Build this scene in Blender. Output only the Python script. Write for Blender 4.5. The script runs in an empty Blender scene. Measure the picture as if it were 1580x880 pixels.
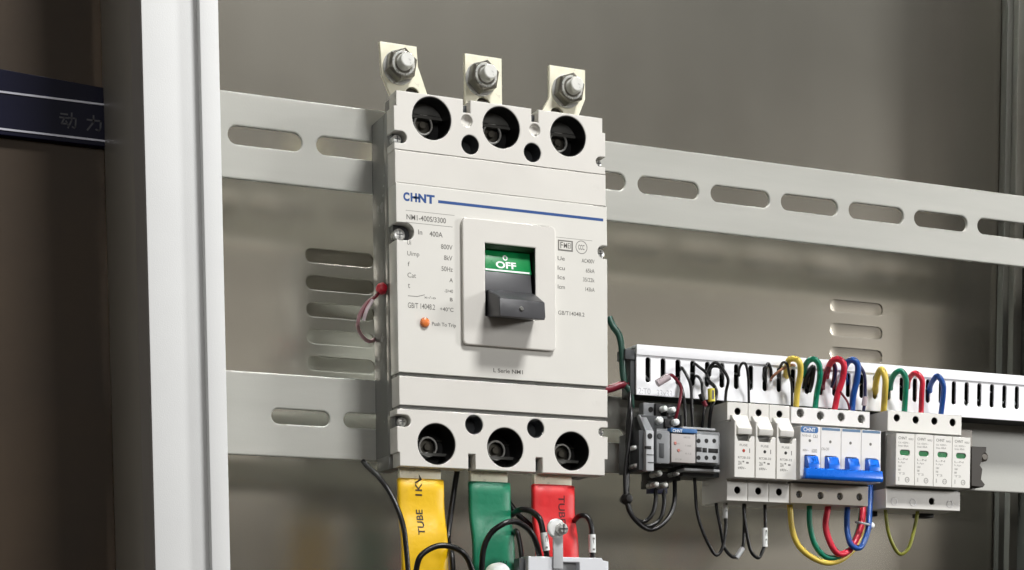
import bpy, bmesh, math, random
from mathutils import Vector, Matrix
random.seed(7)
S = bpy.context.scene
C = S.collection
MM = 0.001
# ------------------------------------------------------------------ camera (all scene measures in mm, x right, y away, z up)
YAW, PITCH, ROLL = 0.414604, -0.093167, -0.007402
FPX, PPX, PPY = 2766.068, 790.02, 1337.141
CAM = Vector((-408.185, -1150.021, -75.391))
def cam_axes():
    cy, sy = math.cos(YAW), math.sin(YAW)
    f = Vector((sy*math.cos(PITCH), cy*math.cos(PITCH), math.sin(PITCH)))
    r = Vector((cy, -sy, 0)); u = r.cross(f)
    return r*math.cos(ROLL)+u*math.sin(ROLL), -r*math.sin(ROLL)+u*math.cos(ROLL), f
CR, CU, CF = cam_axes()
cd = bpy.data.cameras.new('camera'); cam = bpy.data.objects.new('camera', cd); C.objects.link(cam); S.camera = cam
cam.matrix_world = Matrix.Translation(CAM*MM) @ Matrix((CR, CU, -CF)).transposed().to_4x4()
cd.sensor_width = 36; cd.lens = FPX/1580*36; cd.sensor_fit = 'HORIZONTAL'
cd.shift_x = (790-PPX)/1580; cd.shift_y = (PPY-440)/1580
cd.clip_start = 0.05; cd.clip_end = 50
def at(px, py, Y):
    """a measured photo point, on the vertical plane y = Y (mm)"""
    d = CF*FPX + CR*(px-PPX) - CU*(py-PPY)
    return CAM + d*((Y-CAM.y)/d.y)
# ------------------------------------------------------------------ world: dim brown-grey workshop with light and dark bands added for the back wall to reflect
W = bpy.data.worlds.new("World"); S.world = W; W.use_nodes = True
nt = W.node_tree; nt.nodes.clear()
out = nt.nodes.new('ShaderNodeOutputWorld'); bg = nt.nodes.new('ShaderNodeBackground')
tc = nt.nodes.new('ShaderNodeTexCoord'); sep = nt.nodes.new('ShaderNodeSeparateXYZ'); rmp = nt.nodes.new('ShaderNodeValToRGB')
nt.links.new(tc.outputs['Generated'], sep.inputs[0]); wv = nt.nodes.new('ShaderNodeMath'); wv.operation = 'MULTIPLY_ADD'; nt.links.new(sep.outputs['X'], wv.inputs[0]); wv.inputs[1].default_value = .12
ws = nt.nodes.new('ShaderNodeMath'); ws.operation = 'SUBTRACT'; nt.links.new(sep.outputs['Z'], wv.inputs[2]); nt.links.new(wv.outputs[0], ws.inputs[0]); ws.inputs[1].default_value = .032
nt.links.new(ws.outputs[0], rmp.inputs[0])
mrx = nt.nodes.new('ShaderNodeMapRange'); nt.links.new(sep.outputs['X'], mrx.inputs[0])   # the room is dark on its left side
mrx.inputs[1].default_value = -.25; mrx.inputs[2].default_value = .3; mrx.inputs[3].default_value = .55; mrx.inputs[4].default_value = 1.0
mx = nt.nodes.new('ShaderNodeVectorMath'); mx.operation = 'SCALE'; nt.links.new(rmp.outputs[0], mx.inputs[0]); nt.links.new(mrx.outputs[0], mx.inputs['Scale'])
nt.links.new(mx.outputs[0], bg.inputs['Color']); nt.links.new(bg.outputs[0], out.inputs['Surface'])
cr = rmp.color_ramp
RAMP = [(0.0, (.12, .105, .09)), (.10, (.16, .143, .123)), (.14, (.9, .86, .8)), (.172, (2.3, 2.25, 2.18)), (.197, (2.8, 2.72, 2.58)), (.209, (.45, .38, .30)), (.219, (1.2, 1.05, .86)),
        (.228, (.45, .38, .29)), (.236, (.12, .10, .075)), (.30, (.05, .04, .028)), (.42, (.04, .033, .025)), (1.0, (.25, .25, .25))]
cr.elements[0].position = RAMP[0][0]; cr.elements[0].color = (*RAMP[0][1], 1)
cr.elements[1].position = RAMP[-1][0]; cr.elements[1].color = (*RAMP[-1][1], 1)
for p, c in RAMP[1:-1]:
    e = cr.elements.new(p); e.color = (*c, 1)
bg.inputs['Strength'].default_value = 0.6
# ------------------------------------------------------------------ lamps
def area(name, loc, tgt, size, power, col):
    l = bpy.data.lights.new(name, 'AREA'); l.shape = 'RECTANGLE'; l.size = size[0]; l.size_y = size[1]
    l.energy = power; l.color = col
    o = bpy.data.objects.new(name, l); C.objects.link(o)
    o.location = loc; d = Vector(tgt)-Vector(loc)
    o.rotation_euler = d.to_track_quat('-Z', 'Y').to_euler()
    return o
area('key_lamp', (0.6, -1.7, 2.3), (0.35, 0, 0.08), (0.6, 0.45), 86, (1, .995, .985))
area('fill_lamp', (-0.3, -2.2, 0.62), (0.3, 0, 0.12), (0.35, 0.4), 6, (1, .995, .99))
area('side_fill_lamp', (3.0, -1.9, 0.7), (0.45, 0, 0.15), (0.5, 0.5), 44, (1, .995, .99))
# cool fill strip added out of view to light the backs of the rails
area('rail_back_fill_lamp', (0.20, 0.070, 1.30), (0.20, 0.045, 0.27), (0.60, 0.014), 4600, (.86, .95, 1))
S.view_settings.view_transform = 'Standard'; S.view_settings.look = 'None'
S.view_settings.exposure = -0.06; S.view_settings.gamma = 1
# ------------------------------------------------------------------ materials
def lin(c):
    return tuple(((x/255)/12.92 if x/255 <= .04045 else ((x/255+.055)/1.055)**2.4) for x in c)
def M(name, rgb, rough=.5, metal=0.0, var=.06, scale=60, bump=0.0, bscale=900, coat=0.0, rvar=.08, spec=.5, aniso=None):
    m = bpy.data.materials.new(name); m.use_nodes = True; t = m.node_tree; b = t.nodes['Principled BSDF']
    c = lin(rgb)
    tcn = t.nodes.new('ShaderNodeTexCoord'); mp = t.nodes.new('ShaderNodeMapping'); t.links.new(tcn.outputs['Object'], mp.inputs[0])
    if aniso: mp.inputs['Scale'].default_value = aniso
    n = t.nodes.new('ShaderNodeTexNoise'); n.inputs['Scale'].default_value = scale; n.inputs['Detail'].default_value = 5; n.inputs['Roughness'].default_value = .6
    t.links.new(mp.outputs[0], n.inputs['Vector'])
    r = t.nodes.new('ShaderNodeValToRGB'); t.links.new(n.outputs['Fac'], r.inputs[0])
    r.color_ramp.elements[0].position = .3; r.color_ramp.elements[1].position = .7
    r.color_ramp.elements[0].color = (*[x*(1-var) for x in c], 1)
    r.color_ramp.elements[1].color = (*[min(1, x*(1+var)) for x in c], 1)
    t.links.new(r.outputs[0], b.inputs['Base Color'])
    mr = t.nodes.new('ShaderNodeMapRange'); t.links.new(n.outputs['Fac'], mr.inputs[0])
    mr.inputs[1].default_value = .3; mr.inputs[2].default_value = .7
    mr.inputs[3].default_value = max(.02, rough-rvar/2); mr.inputs[4].default_value = min(1, rough+rvar/2)
    t.links.new(mr.outputs[0], b.inputs['Roughness'])
    b.inputs['Metallic'].default_value = metal; b.inputs['Specular IOR Level'].default_value = spec
    b.inputs['Coat Weight'].default_value = coat; b.inputs['Coat Roughness'].default_value = .06
    if bump:
        n2 = t.nodes.new('ShaderNodeTexNoise'); n2.inputs['Scale'].default_value = bscale; n2.inputs['Detail'].default_value = 3
        t.links.new(tcn.outputs['Object'], n2.inputs['Vector'])
        bp = t.nodes.new('ShaderNodeBump'); bp.inputs['Strength'].default_value = bump; bp.inputs['Distance'].default_value = .0004
        t.links.new(n2.outputs['Fac'], bp.inputs['Height']); t.links.new(bp.outputs[0], b.inputs['Normal'])
    return m
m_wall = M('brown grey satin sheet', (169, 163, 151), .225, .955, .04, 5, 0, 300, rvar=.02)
m_rail = M('zinc plated rail', (178, 178, 171), .42, .05, .05, 60, .12, 700, aniso=(.12, 1, 1))
m_post = M('white powder coat', (228, 229, 228), .6, 0, .02, 20, .25, 1300)
m_side = M('dark grey powder coat', (92, 90, 82), .4, 0, .05, 15, .1, 800)
m_panel = M('very dark side sheet', (66, 65, 58), .5, 0, .05, 15, .1, 800)
m_postside = M('shaded white post coat', (214, 214, 206), .4, 0, .05, 15, .1, 800)  # white post coat, toned greyer for the side in shade
m_door = M('dark brown lacquer', (70, 57, 43), .5, 0, .2, 12, .03, 300, spec=.25)
m_navy = M('navy lacquer', (7, 8, 38), .38, 0, .1, 30, spec=.14)
m_silver = M('silver line paint', (190, 190, 200), .35, .3, .05)
m_cover = M('cream white plastic', (223, 220, 213), .42, 0, .03, 14, .12, 1600, rvar=.2)
m_label = M('satin cream label', (226, 224, 217), .34, 0, .015, 40, .05, 1600)
m_base = M('smoky grey plastic', (112, 112, 108), .26, 0, .05, 30, 0, coat=.1, rvar=.04)
m_midgrey = M('grey plastic', (118, 118, 114), .3, 0, .05, 40, .08, 1200)
m_black = M('black plastic', (22, 21, 21), .42, 0, .2, 60, .1, 1000)
m_well = M('black terminal well shade', (16, 15, 14), .5, 0, .2, 60)  # near-black lining puts the shade inside the holes into the colour
m_handle = M('charcoal plastic', (62, 62, 65), .42, 0, .08, 60, .2, 1800)
m_green = M('signal green', (14, 140, 74), .3, 0, .06, 80)
m_dkgreen = M('deep green window edge', (44, 66, 44), .35, 0, .1, 80)
m_white = M('print white', (240, 242, 240), .4, 0, .02)
m_ink = M('grey print ink', (114, 112, 107), .6, 0, .1, 300)
m_inklt = M('pale grey print ink', (150, 148, 144), .6, 0, .1, 300)
m_blue = M('print blue', (36, 78, 142), .45, 0, .06, 100)
m_orange = M('orange button', (232, 128, 62), .3, 0, .05, 100)
m_nickel = M('pale brass plate', (250, 245, 222), .3, .1, .06, 120, .1, 900)
m_steel = M('bright zinc steel', (214, 214, 210), .28, .45, .12, 200, .15, 900)
m_stud = M('bright stud end', (236, 236, 230), .3, .15, .08, 200, .15, 900)
m_steeldk = M('dull steel', (108, 105, 96), .33, .6, .15, 200, .15, 900)
m_yel = M('yellow heat shrink', (240, 192, 8), .44, 0, .06, 40, .9, 130, aniso=(1, 1, .25))
m_grn = M('green heat shrink', (14, 122, 88), .44, 0, .08, 40, .9, 130, aniso=(1, 1, .25))
m_red = M('red heat shrink', (216, 34, 38), .44, 0, .07, 40, .9, 130, aniso=(1, 1, .25))
m_sleeveink = M('black sleeve print', (40, 28, 18), .6, 0, .1)
m_duct = M('white duct pvc', (249, 250, 253), .42, 0, .015, 30, .08, 1200)
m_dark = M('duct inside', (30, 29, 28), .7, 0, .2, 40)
m_wblk = M('black cable', (16, 15, 16), .32, 0, .15, 80, .08, 900)
m_wyel = M('yellow cable', (232, 204, 88), .36, 0, .06, 80, .08, 900)
m_wgrn = M('green cable', (6, 124, 96), .36, 0, .06, 80, .08, 900)
m_wred = M('red cable', (216, 44, 66), .36, 0, .06, 80, .08, 900)
m_wblu = M('blue cable', (26, 80, 158), .36, 0, .06, 80, .08, 900)
m_wnavy = M('dark blue cable', (30, 32, 74), .36, 0, .06, 80)
m_wdred = M('dark red cable', (112, 20, 38), .36, 0, .08, 80)
m_wbrn = M('brown cable', (150, 98, 66), .4, 0, .08, 80)
m_wygr = M('olive yellow green cable', (136, 138, 40), .36, 0, .3, 40)
m_wteal = M('dark green cable', (24, 66, 54), .36, 0, .3, 22)
m_module = M('module white plastic', (227, 225, 219), .42, 0, .02, 60, .1, 1600)
m_module2 = M('module cool white plastic', (234, 232, 230), .4, 0, .02, 60, .1, 1600)
m_toggle = M('bright blue plastic', (8, 104, 218), .28, 0, .05, 60)
m_hdr = M('header blue', (52, 106, 164), .45, 0, .05, 60)
m_hdr2 = M('header blue grey', (92, 124, 156), .45, 0, .05, 60)
m_lgrey = M('light grey plastic', (186, 188, 190), .42, 0, .04, 60, .1, 1200)
m_grey = M('mid grey plastic', (134, 136, 138), .42, 0, .06, 60, .1, 1200)
m_ctgrey = M('dark grey plastic', (70, 72, 74), .4, 0, .1, 60, .1, 1200)
m_pink = M('pale pink label', (186, 181, 178), .5, 0, .03, 60)
m_din = M('dark din rail', (92, 87, 80), .42, .4, .08, 30, .1, 700)
m_clip = M('dark brown clip', (44, 38, 30), .5, 0, .2, 60)
m_clear = M('translucent white tube', (196, 180, 184), .25, 0, .08, 80)
m_redcap = M('red cap', (214, 24, 52), .3, 0, .05, 80)
m_win = M('dark green indicator', (26, 108, 60), .25, 0, .1, 80)
m_ytag = M('yellow marker', (236, 222, 84), .45, 0, .05, 80)
# ------------------------------------------------------------------ mesh helpers
ORG = {}
def _curve_mesh(cu):
    o = bpy.data.objects.new('tmp', cu); C.objects.link(o)
    me = bpy.data.meshes.new_from_object(o.evaluated_get(bpy.context.evaluated_depsgraph_get()))
    bpy.data.objects.remove(o); bpy.data.curves.remove(cu)
    return me
def circ(x, z, r, n=32, a0=0, a1=360):
    k = n if a1-a0 >= 360 else n+1
    return [(x+r*math.cos(math.radians(a0+(a1-a0)*i/n)), z+r*math.sin(math.radians(a0+(a1-a0)*i/n))) for i in range(k)]
def rrect(x0, x1, z0, z1, r, n=6):
    p = []
    for cx, cz, a in ((x1-r, z1-r, 0), (x0+r, z1-r, 90), (x0+r, z0+r, 180), (x1-r, z0+r, 270)):
        p += circ(cx, cz, r, n, a, a+90)
    return p
def catmull(pts, k=8):
    P = [Vector(p) for p in pts]
    if len(P) < 3: return P
    P = [P[0]*2-P[1]] + P + [P[-1]*2-P[-2]]
    o = []
    for i in range(1, len(P)-2):
        a, b, c, d = P[i-1], P[i], P[i+1], P[i+2]
        for j in range(k):
            t = j/k
            o.append(.5*((2*b)+(c-a)*t+(2*a-5*b+4*c-d)*t*t+(3*b-a-3*c+d)*t**3))
    o.append(P[-2]); return o
class MB:
    def __init__(s): s.bm = bmesh.new()
    def _add(s, me, mat=None):
        if mat is not None: me.transform(mat)
        s.bm.from_mesh(me); bpy.data.meshes.remove(me)
    def box(s, x0, x1, y0, y1, z0, z1, bev=0.0, seg=2):
        b = bmesh.new(); bmesh.ops.create_cube(b, size=1)
        for v in b.verts:
            v.co = Vector(((x0+x1)/2+v.co.x*(x1-x0), (y0+y1)/2+v.co.y*(y1-y0), (z0+z1)/2+v.co.z*(z1-z0)))
        if bev: bmesh.ops.bevel(b, geom=b.edges[:], offset=bev, segments=seg, affect='EDGES', profile=.6)
        me = bpy.data.meshes.new('t'); b.to_mesh(me); b.free(); s._add(me); return s
    def hull(s, pts, bev=0.0, seg=2):
        b = bmesh.new(); vs = [b.verts.new(p) for p in pts]
        r = bmesh.ops.convex_hull(b, input=vs)
        bmesh.ops.dissolve_limit(b, angle_limit=.01, verts=b.verts[:], edges=b.edges[:])
        if bev: bmesh.ops.bevel(b, geom=b.edges[:], offset=bev, segments=seg, affect='EDGES', profile=.6)
        bmesh.ops.recalc_face_normals(b, faces=b.faces[:])
        me = bpy.data.meshes.new('t'); b.to_mesh(me); b.free(); s._add(me); return s
    def plate(s, outer, holes, y0, y1, bev=0.0):
        cu = bpy.data.curves.new('c', 'CURVE'); cu.dimensions = '2D'; cu.fill_mode = 'BOTH'
        for k, poly in enumerate([outer]+list(holes)):
            if k: poly = poly[::-1]
            sp = cu.splines.new('POLY'); sp.points.add(len(poly)-1)
            for p, q in zip(sp.points, poly): p.co = (q[0], q[1], 0, 1)
            sp.use_cyclic_u = True
        h = abs(y1-y0)/2
        cu.extrude = h-bev; cu.bevel_depth = bev; cu.bevel_resolution = 1; cu.offset = -bev
        me = _curve_mesh(cu)
        s._add(me, Matrix.Translation((0, (y0+y1)/2, 0)) @ Matrix.Rotation(math.pi/2, 4, 'X')); return s
    def rev(s, x, z, prof, n=32, axis='y', mat=None, flat=False):
        """prof = [(y, r), ...] turned about an axis along y"""
        b = bmesh.new(); rings = []
        for y, r in prof:
            if r < 1e-6: rings.append([b.verts.new((x, y, z))]); continue
            rings.append([b.verts.new((x+r*math.cos(2*math.pi*i/n), y, z+r*math.sin(2*math.pi*i/n))) for i in range(n)])
        for A, B in zip(rings[:-1], rings[1:]):
            if len(A) == 1 and len(B) == 1: continue
            for i in range(n):
                j = (i+1) % n
                if len(A) == 1: b.faces.new((A[0], B[i], B[j]))
                elif len(B) == 1: b.faces.new((A[i], B[0], A[j]))
                else: b.faces.new((A[i], B[i], B[j], A[j]))
        bmesh.ops.recalc_face_normals(b, faces=b.faces[:])
        me = bpy.data.meshes.new('t'); b.to_mesh(me); b.free(); s._add(me, mat); return s
    def cyl(s, x, z, y0, y1, r, n=32, ch=.4, mat=None):
        """y0 is the front face"""
        return s.rev(x, z, [(y0, 0), (y0, r-ch), (y0+ch, r), (y1, r), (y1, 0)], n, mat=mat)
    def tube(s, pts, r, k=8, n=12, flat=1.0):
        P = catmull(pts, k); b = bmesh.new(); rings = []
        up = None
        for i, p in enumerate(P):
            t = (P[min(i+1, len(P)-1)]-P[max(i-1, 0)])
            if t.length < 1e-9: continue
            t.normalize()
            if up is None:
                up = Vector((0, 1, 0)) if abs(t.y) < .9 else Vector((1, 0, 0))
            up = (up-t*up.dot(t)).normalized(); q = t.cross(up)
            rings.append([b.verts.new(p+(up*math.cos(2*math.pi*j/n)*flat+q*math.sin(2*math.pi*j/n))*r) for j in range(n)])
        for A, B in zip(rings[:-1], rings[1:]):
            for j in range(n): b.faces.new((A[j], A[(j+1) % n], B[(j+1) % n], B[j]))
        b.faces.new(rings[0][::-1]); b.faces.new(rings[-1])
        bmesh.ops.recalc_face_normals(b, faces=b.faces[:])
        me = bpy.data.meshes.new('t'); b.to_mesh(me); b.free(); s._add(me); return s
    def text(s, body, x0, x1, z0, z1, y, bold=0.0, rot=0, ext=.06):
        """lettering fitted to the box x0..x1, z0..z1, lying on the plane y; rot turns it in steps of 90 degrees"""
        cu = bpy.data.curves.new('t', 'FONT'); cu.body = body; cu.size = 10; cu.offset = bold*10; cu.extrude = .01
        me = _curve_mesh(cu)
        if not me.vertices: return s
        me.transform(Matrix.Rotation(math.radians(rot), 4, 'Z'))
        xs = [v.co.x for v in me.vertices]; ys = [v.co.y for v in me.vertices]
        a, b2, c, d = min(xs), max(xs), min(ys), max(ys)
        for v in me.vertices:
            X = x0+(v.co.x-a)/(b2-a)*(x1-x0); Z = z0+(v.co.y-c)/(d-c)*(z1-z0); Y = y-(ext if v.co.z > 0 else -.05)
            v.co = (X, Y, Z)
        s._add(me); return s
    def build(s, name, mat, parent=None, loc=None, label=None, smooth=30):
        me = bpy.data.meshes.new(name); s.bm.to_mesh(me); s.bm.free()
        if parent is not None: o0 = ORG[parent.name]
        elif loc is not None: o0 = Vector(loc)
        else: o0 = Vector((0, 0, 0))
        me.transform(Matrix.Scale(MM, 4) @ Matrix.Translation(-o0))
        me.polygons.foreach_set('use_smooth', [True]*len(me.polygons)); me.set_sharp_from_angle(angle=math.radians(smooth))
        me.materials.append(mat)
        o = bpy.data.objects.new(name, me); C.objects.link(o); ORG[o.name] = o0
        if parent is not None: o.parent = parent
        else: o.location = o0*MM
        if label: o['label'] = label
        return o
def tag(o, label, cat, group=None, kind=None):
    o['label'] = label; o['category'] = cat
    if group: o['group'] = group
    if kind: o['kind'] = kind
    return o
def thing(name, loc, label, cat, group=None):
    o = bpy.data.objects.new(name, None); C.objects.link(o); o.empty_display_size = .01
    o.location = Vector(loc)*MM; ORG[o.name] = Vector(loc)
    return tag(o, label, cat, group)
def copy_tree(o, parent=None):
    c = o.copy(); C.objects.link(c); ORG[c.name] = ORG[o.name].copy()
    if parent is not None: c.parent = parent
    for ch in [k for k in C.objects if k.parent == o]: copy_tree(ch, c)
    return c
# ================================================================== THE SETTING: cabinet
LOUV = [(x0, 228.5-k*18.4) for x0 in (-20.5, 412.5) for k in range(6)]
LH = 10.0
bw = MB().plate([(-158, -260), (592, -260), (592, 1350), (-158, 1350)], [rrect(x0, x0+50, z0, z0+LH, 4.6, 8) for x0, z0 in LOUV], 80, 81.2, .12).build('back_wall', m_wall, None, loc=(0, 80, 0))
tag(bw, 'brown grey satin sheet metal wall with pressed louvres behind everything', 'wall', None, 'structure')
cab = thing('cabinet_frame', (0, 80, 0), 'cabinet frame with white front post at left and dark corner strip at the right edge', 'cabinet frame')
def louvre(x0, z0):
    # pressed outwards (away from us): a hood that starts flush at its top and is deepest at its lower lip
    b = MB(); bm = b.bm; n = 8; rows = []; xa, xb = x0-1.2, x0+51.2
    for i in range(n+1):
        t = i/n; row = []
        for j in range(29):
            u = j/28; edge = min(1, min(u, 1-u)*(xb-xa)/9.0)
            y = 81.0+(1.3 if x0 < 100 else .7)*(math.sin(edge*math.pi/2)**.8)*(math.sin(t*math.pi/2)**.9)
            row.append(bm.verts.new((xa+(xb-xa)*u, y, z0+LH+.8-(LH+1.6)*t)))
        rows.append(row)
    rows.append([bm.verts.new((v.co.x, 81.25, z0-.85)) for v in rows[-1]])
    for A, B in zip(rows[:-1], rows[1:]):
        for j in range(28): bm.faces.new((A[j], A[j+1], B[j+1], B[j]))
    bmesh.ops.recalc_face_normals(bm, faces=bm.faces[:])
    return b
for x0, z0 in LOUV: louvre(x0, z0).build('louvre', m_wall, bw, smooth=50)
# unseen blocker and baffles added round the fill strip: keep its light behind the rails
MB().box(-118, 590, 30, 32, 560, 1350, .3).box(-118, 590, 32.1, 79, 1340, 1342).build('fill_strip_blocker', m_side, cab)
for xb_ in range(-100, 600, 50): MB().box(xb_-.6, xb_+.6, 32.2, 78, 900, 1270).build('fill_strip_baffle', m_panel, cab)
# right-hand corner: back flange, strip, side wall
MB().box(575.5, 581.5, 72, 79.6, -260, 760, .8).build('corner_flange', m_panel, cab)
MB().box(581.7, 590.5, 66, 79.4, -260, 760, 1.0).build('corner_strip', m_side, cab)
MB().box(592, 596, -20, 79, -260, 760, .5).build('side_panel', m_panel, cab)
# left-hand white door post, in front of the rails' ends
MB().box(-162.6, -126, -60, -57, -260, 760, .8).box(-162.6, -159.6, -56.9, -30, -260, 760).build('door_post', m_post, cab, label='white powder coated front post at the left')
MB().box(-129.5, -118, -67, -30, -260, 760, .8).build('post_flange', m_post, cab)
MB().box(-162.4, -160.6, -29.8, 58, -260, 760, .3).build('post_side', m_postside, cab, label='shaded side face of the left post')
MB().box(-159.5, -118.4, -29.7, -.4, -260, 760, .3).build('rear_channel', m_side, cab)  # unseen channel added to keep fill strip light off the rail front
# the dark compartment to the left of the post
cdo = thing('dark_side_compartment', (-240, 62, 0), 'dark brown lacquered panel at far left with a navy name strip across it', 'panel')
MB().box(-420, -150, 62, 65, -260, 760).build('panel', m_door, cdo)
def P(px, py, Y): v = at(px, py, Y); return (v.x, v.z)
# navy strip: horizontal, so its height is read once and kept level; its top edge slopes
q = P(157, 205, 56)[1]-.5; q2 = P(157, 226, 56)[1]; qt = P(157, 135, 56)[1]; qtl = P(0, 106, 56)[1]; xl = P(0, 106, 56)[0]; xr = P(157, 135, 56)[0]
slope = (qtl-qt)/(xr-xl)
strip = MB().plate([(-400, q2), (-152, q2), (-152, qt-.0), (xr, qt), (-400, qt+slope*(xr+400))], [], 56, 61.8, .4).build('name_strip', m_navy, cdo)
z1 = P(157, 161, 55.8)[1]; z2 = P(157, 217, 55.8)[1]
MB().box(-400, -152, 55.4, 55.95, z1-.8, z1+.4).box(-400, -152, 55.4, 55.95, z2-.8, z2+.4).build('trim_line', m_silver, strip)
def hanzi(b, x0, z0, w, h, y, strokes, t=.9):
    for st in strokes:
        pts = [Vector((x0+a*w, y, z0+c*h)) for a, c in st]
        for A, B in zip(pts[:-1], pts[1:]):
            d = (B-A).normalized()*t*.35; nrm = Vector((-(B-A).z, 0, (B-A).x)).normalized()*t*.5
            b.hull([A-d+nrm+Vector((0, s_, 0)) for s_ in (-.1, .04)]+[A-d-nrm+Vector((0, s_, 0)) for s_ in (-.1, .04)]+[B+d+nrm+Vector((0, s_, 0)) for s_ in (-.1, .04)]+[B+d-nrm+Vector((0, s_, 0)) for s_ in (-.1, .04)])
    return b
DONG = [[(.06, .86), (.46, .86)], [(.0, .62), (.52, .62)], [(.28, .62), (.08, .22), (.46, .26)], [(.36, .42), (.52, .12)],
        [(.52, .66), (.96, .66), (.92, .12), (.86, .02), (.74, .08)], [(.72, .98), (.70, .5), (.48, .0)]]
LI = [[(.05, .68), (.92, .68), (.86, .12), (.76, .02), (.60, .10)], [(.46, .98), (.44, .55), (.04, .0)]]
a = P(93, 197, 55.9); b_ = P(119, 172, 55.9); c_ = P(134, 202, 55.9)
lt = MB(); hanzi(lt, a[0], a[1]+.5, 10.5, 9.5, 55.95, DONG, 1.0); hanzi(lt, c_[0], a[1]+.5, 10, 9.5, 55.95, LI, 1.1)
lt.build('lettering', M('faded silver lettering', (74, 74, 80), .5, .1, .1, 100), strip)
# ================================================================== mounting rails
def slot(x0, x1, z, h): return rrect(x0, x1, z-h/2, z+h/2, h/2-.01, 8)
PITCH_S = 58.8
rl = thing('mounting_rail', (0, 0, 283), 'upper slotted grey mounting rail running behind the top of the large breaker', 'rail', 'slotted mounting rails')
MB().plate([(-156, 256.7), (591, 256.7), (591, 310.4), (-156, 310.4)], [slot(-95.6+PITCH_S*i, -46.6+PITCH_S*i, 283.8, 11.6) for i in range(-1, 12) if i >= 0], 0, 3, .9).build('rail_plate', m_rail, rl)
MB().box(-156, 591, 3.1, 14, 308.2, 310.2, .4).build('rail_flange', m_rail, rl)
rl2 = thing('mounting_rail', (0, 0, 110), 'lower slotted grey mounting rail behind the breaker bottom and under the white duct', 'rail', 'slotted mounting rails')
lowslots = [slot(-70.5, -30.9, 109.3, 9.6), slot(-21.2, 20, 109.3, 9.6), slot(30, 70, 109.3, 9.6), slot(80, 120, 109.3, 9.6), slot(146, 187.3, 109.3, 9.6)]
MB().plate([(-156, 83.3), (591, 83.3), (591, 136.5), (-156, 136.5)], lowslots, 0, 3, .9).build('rail_plate', m_rail, rl2)
MB().box(-156, 591, 3.1, 14, 134.3, 136.3, .4).build('rail_flange', m_rail, rl2)
# ================================================================== the large breaker
F = -47.0
bk = thing('moulded_case_breaker', (75, 0, 75), 'large cream moulded case circuit breaker in the middle, green OFF window above its charcoal handle', 'circuit breaker')
MB().box(.8, 147.5, -24, -.3, 84, 300, .6).plate([(.8, 84), (147.5, 84), (147.5, 300), (.8, 300)], [[(4.2, 86), (145.5, 86), (145.5, 298), (4.2, 298)]], -32.9, -24.1, .2).build('rear_housing', m_base, bk)
MB().box(8, 142, -30, -24.2, 110, 270).build('housing_core', m_ctgrey, bk)
for a_ in ((2.6, 44, -32.9, -22, 300.2, 308.4, .6), (54, 93, -32.9, -22, 300.2, 308.4, .6), (103, 146, -32.9, -22, 300.2, 308.4, .6), (-1.2, 8, -31, -8, 74.5, 83.5, .8), (140, 148, -30, -8, 76, 84, .8)): MB().box(*a_).build('rear_lug', m_midgrey, bk)
notch_l = lambda z, d, h: circ(d-h/2, z, h/2, 12, 90, -90)
def side_notch(x, z, d, h, side):
    # points of a rounded notch cut in from the left (side=-1) or the right edge, going down (left) / up (right)
    if side < 0: return [(x, z+h/2)] + circ(x+d-h/2, z, h/2, 10, 90, -90)[0:0] + [(x+d-h/2+h/2*math.cos(math.radians(90-18*i)), z+h/2*math.sin(math.radians(90-18*i))) for i in range(11)] + [(x, z-h/2)]
    return [(x, z-h/2)] + [(x-d+h/2+h/2*math.cos(math.radians(270-18*i)), z+h/2*math.sin(math.radians(270-18*i))) for i in range(11)] + [(x, z+h/2)]
# upper terminal cover (z 272.3..309), middle band, label panel, lower band, lower terminal cover
up = ([(-.4, 272.6)] + [(149.4, 272.6)] + side_notch(149.4, 280.6, 7, 6.6, 1) + [(149.4, 299.4), (147.2, 299.6), (147.2, 308.8),
      (100.3, 308.8), (100.3, 300.6), (95.4, 300.6), (95.4, 308.8), (52.1, 308.8), (52.1, 300.6), (47.1, 300.6), (47.1, 308.8), (1.4, 308.8), (1.4, 299.4), (-.4, 299.2)] + side_notch(-.4, 280.4, 8.6, 7.4, -1))
uh = [circ(49.6, 295.6, 3.9, 28), circ(97.7, 295.6, 3.9, 28), circ(25.4, 294.3, 13.4, 48), circ(73.8, 294.3, 13.2, 48), circ(121.9, 294.4, 13.0, 48), circ(51.8, 281, 6.1), circ(95.9, 281, 6.1)]
MB().plate(up, uh, F+.5, -33, .45).build('upper_terminal_cover', m_cover, bk)
MB().plate([(-.2, 252), (149.4, 252), (149.4, 272.2), (-.2, 272.2)], [], F+.15, -33, .45).build('upper_band', m_cover, bk)
mid = [(.2, 134.0), (150.4, 134.0)] + side_notch(150.2, 222, 7.2, 8.4, 1) + [(149.9, 251.8), (0, 251.8)] + side_notch(0, 222, 12, 11, -1)
bez = rrect(44.3, 110.6, 154, 234.2, 3)
win = [(59.4, 172.4), (96.3, 172.4), (96.3, 219.8), (59.4, 219.8)]
MB().plate(mid, [win], F-.3, -33, .4).build('label_panel', m_label, bk)
MB().plate([(.6, 113.4), (150.3, 113.4), (150.3, 131.7), (.6, 131.7)], [], F, -33, .45).build('lower_band', m_cover, bk)
MB().box(1.2, 149.6, -45.5, -33.2, 109, 135).build('groove_backing', m_midgrey, bk)
lo = ([(-1, 111.0)] + side_notch(-1, 103.6, 9.4, 7.6, -1) + [(-1, 83.6), (.6, 83.4), (.6, 74.8), (48.4, 74.8), (48.4, 84.6), (53.4, 84.6), (53.4, 74.8), (96.9, 74.8), (96.9, 84.6), (101.9, 84.6), (101.9, 74.8),
      (148.3, 74.8), (148.3, 85.6), (150.6, 85.8)] + side_notch(150.6, 103.7, 7, 6, 1) + [(150.6, 111.0)])
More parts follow.
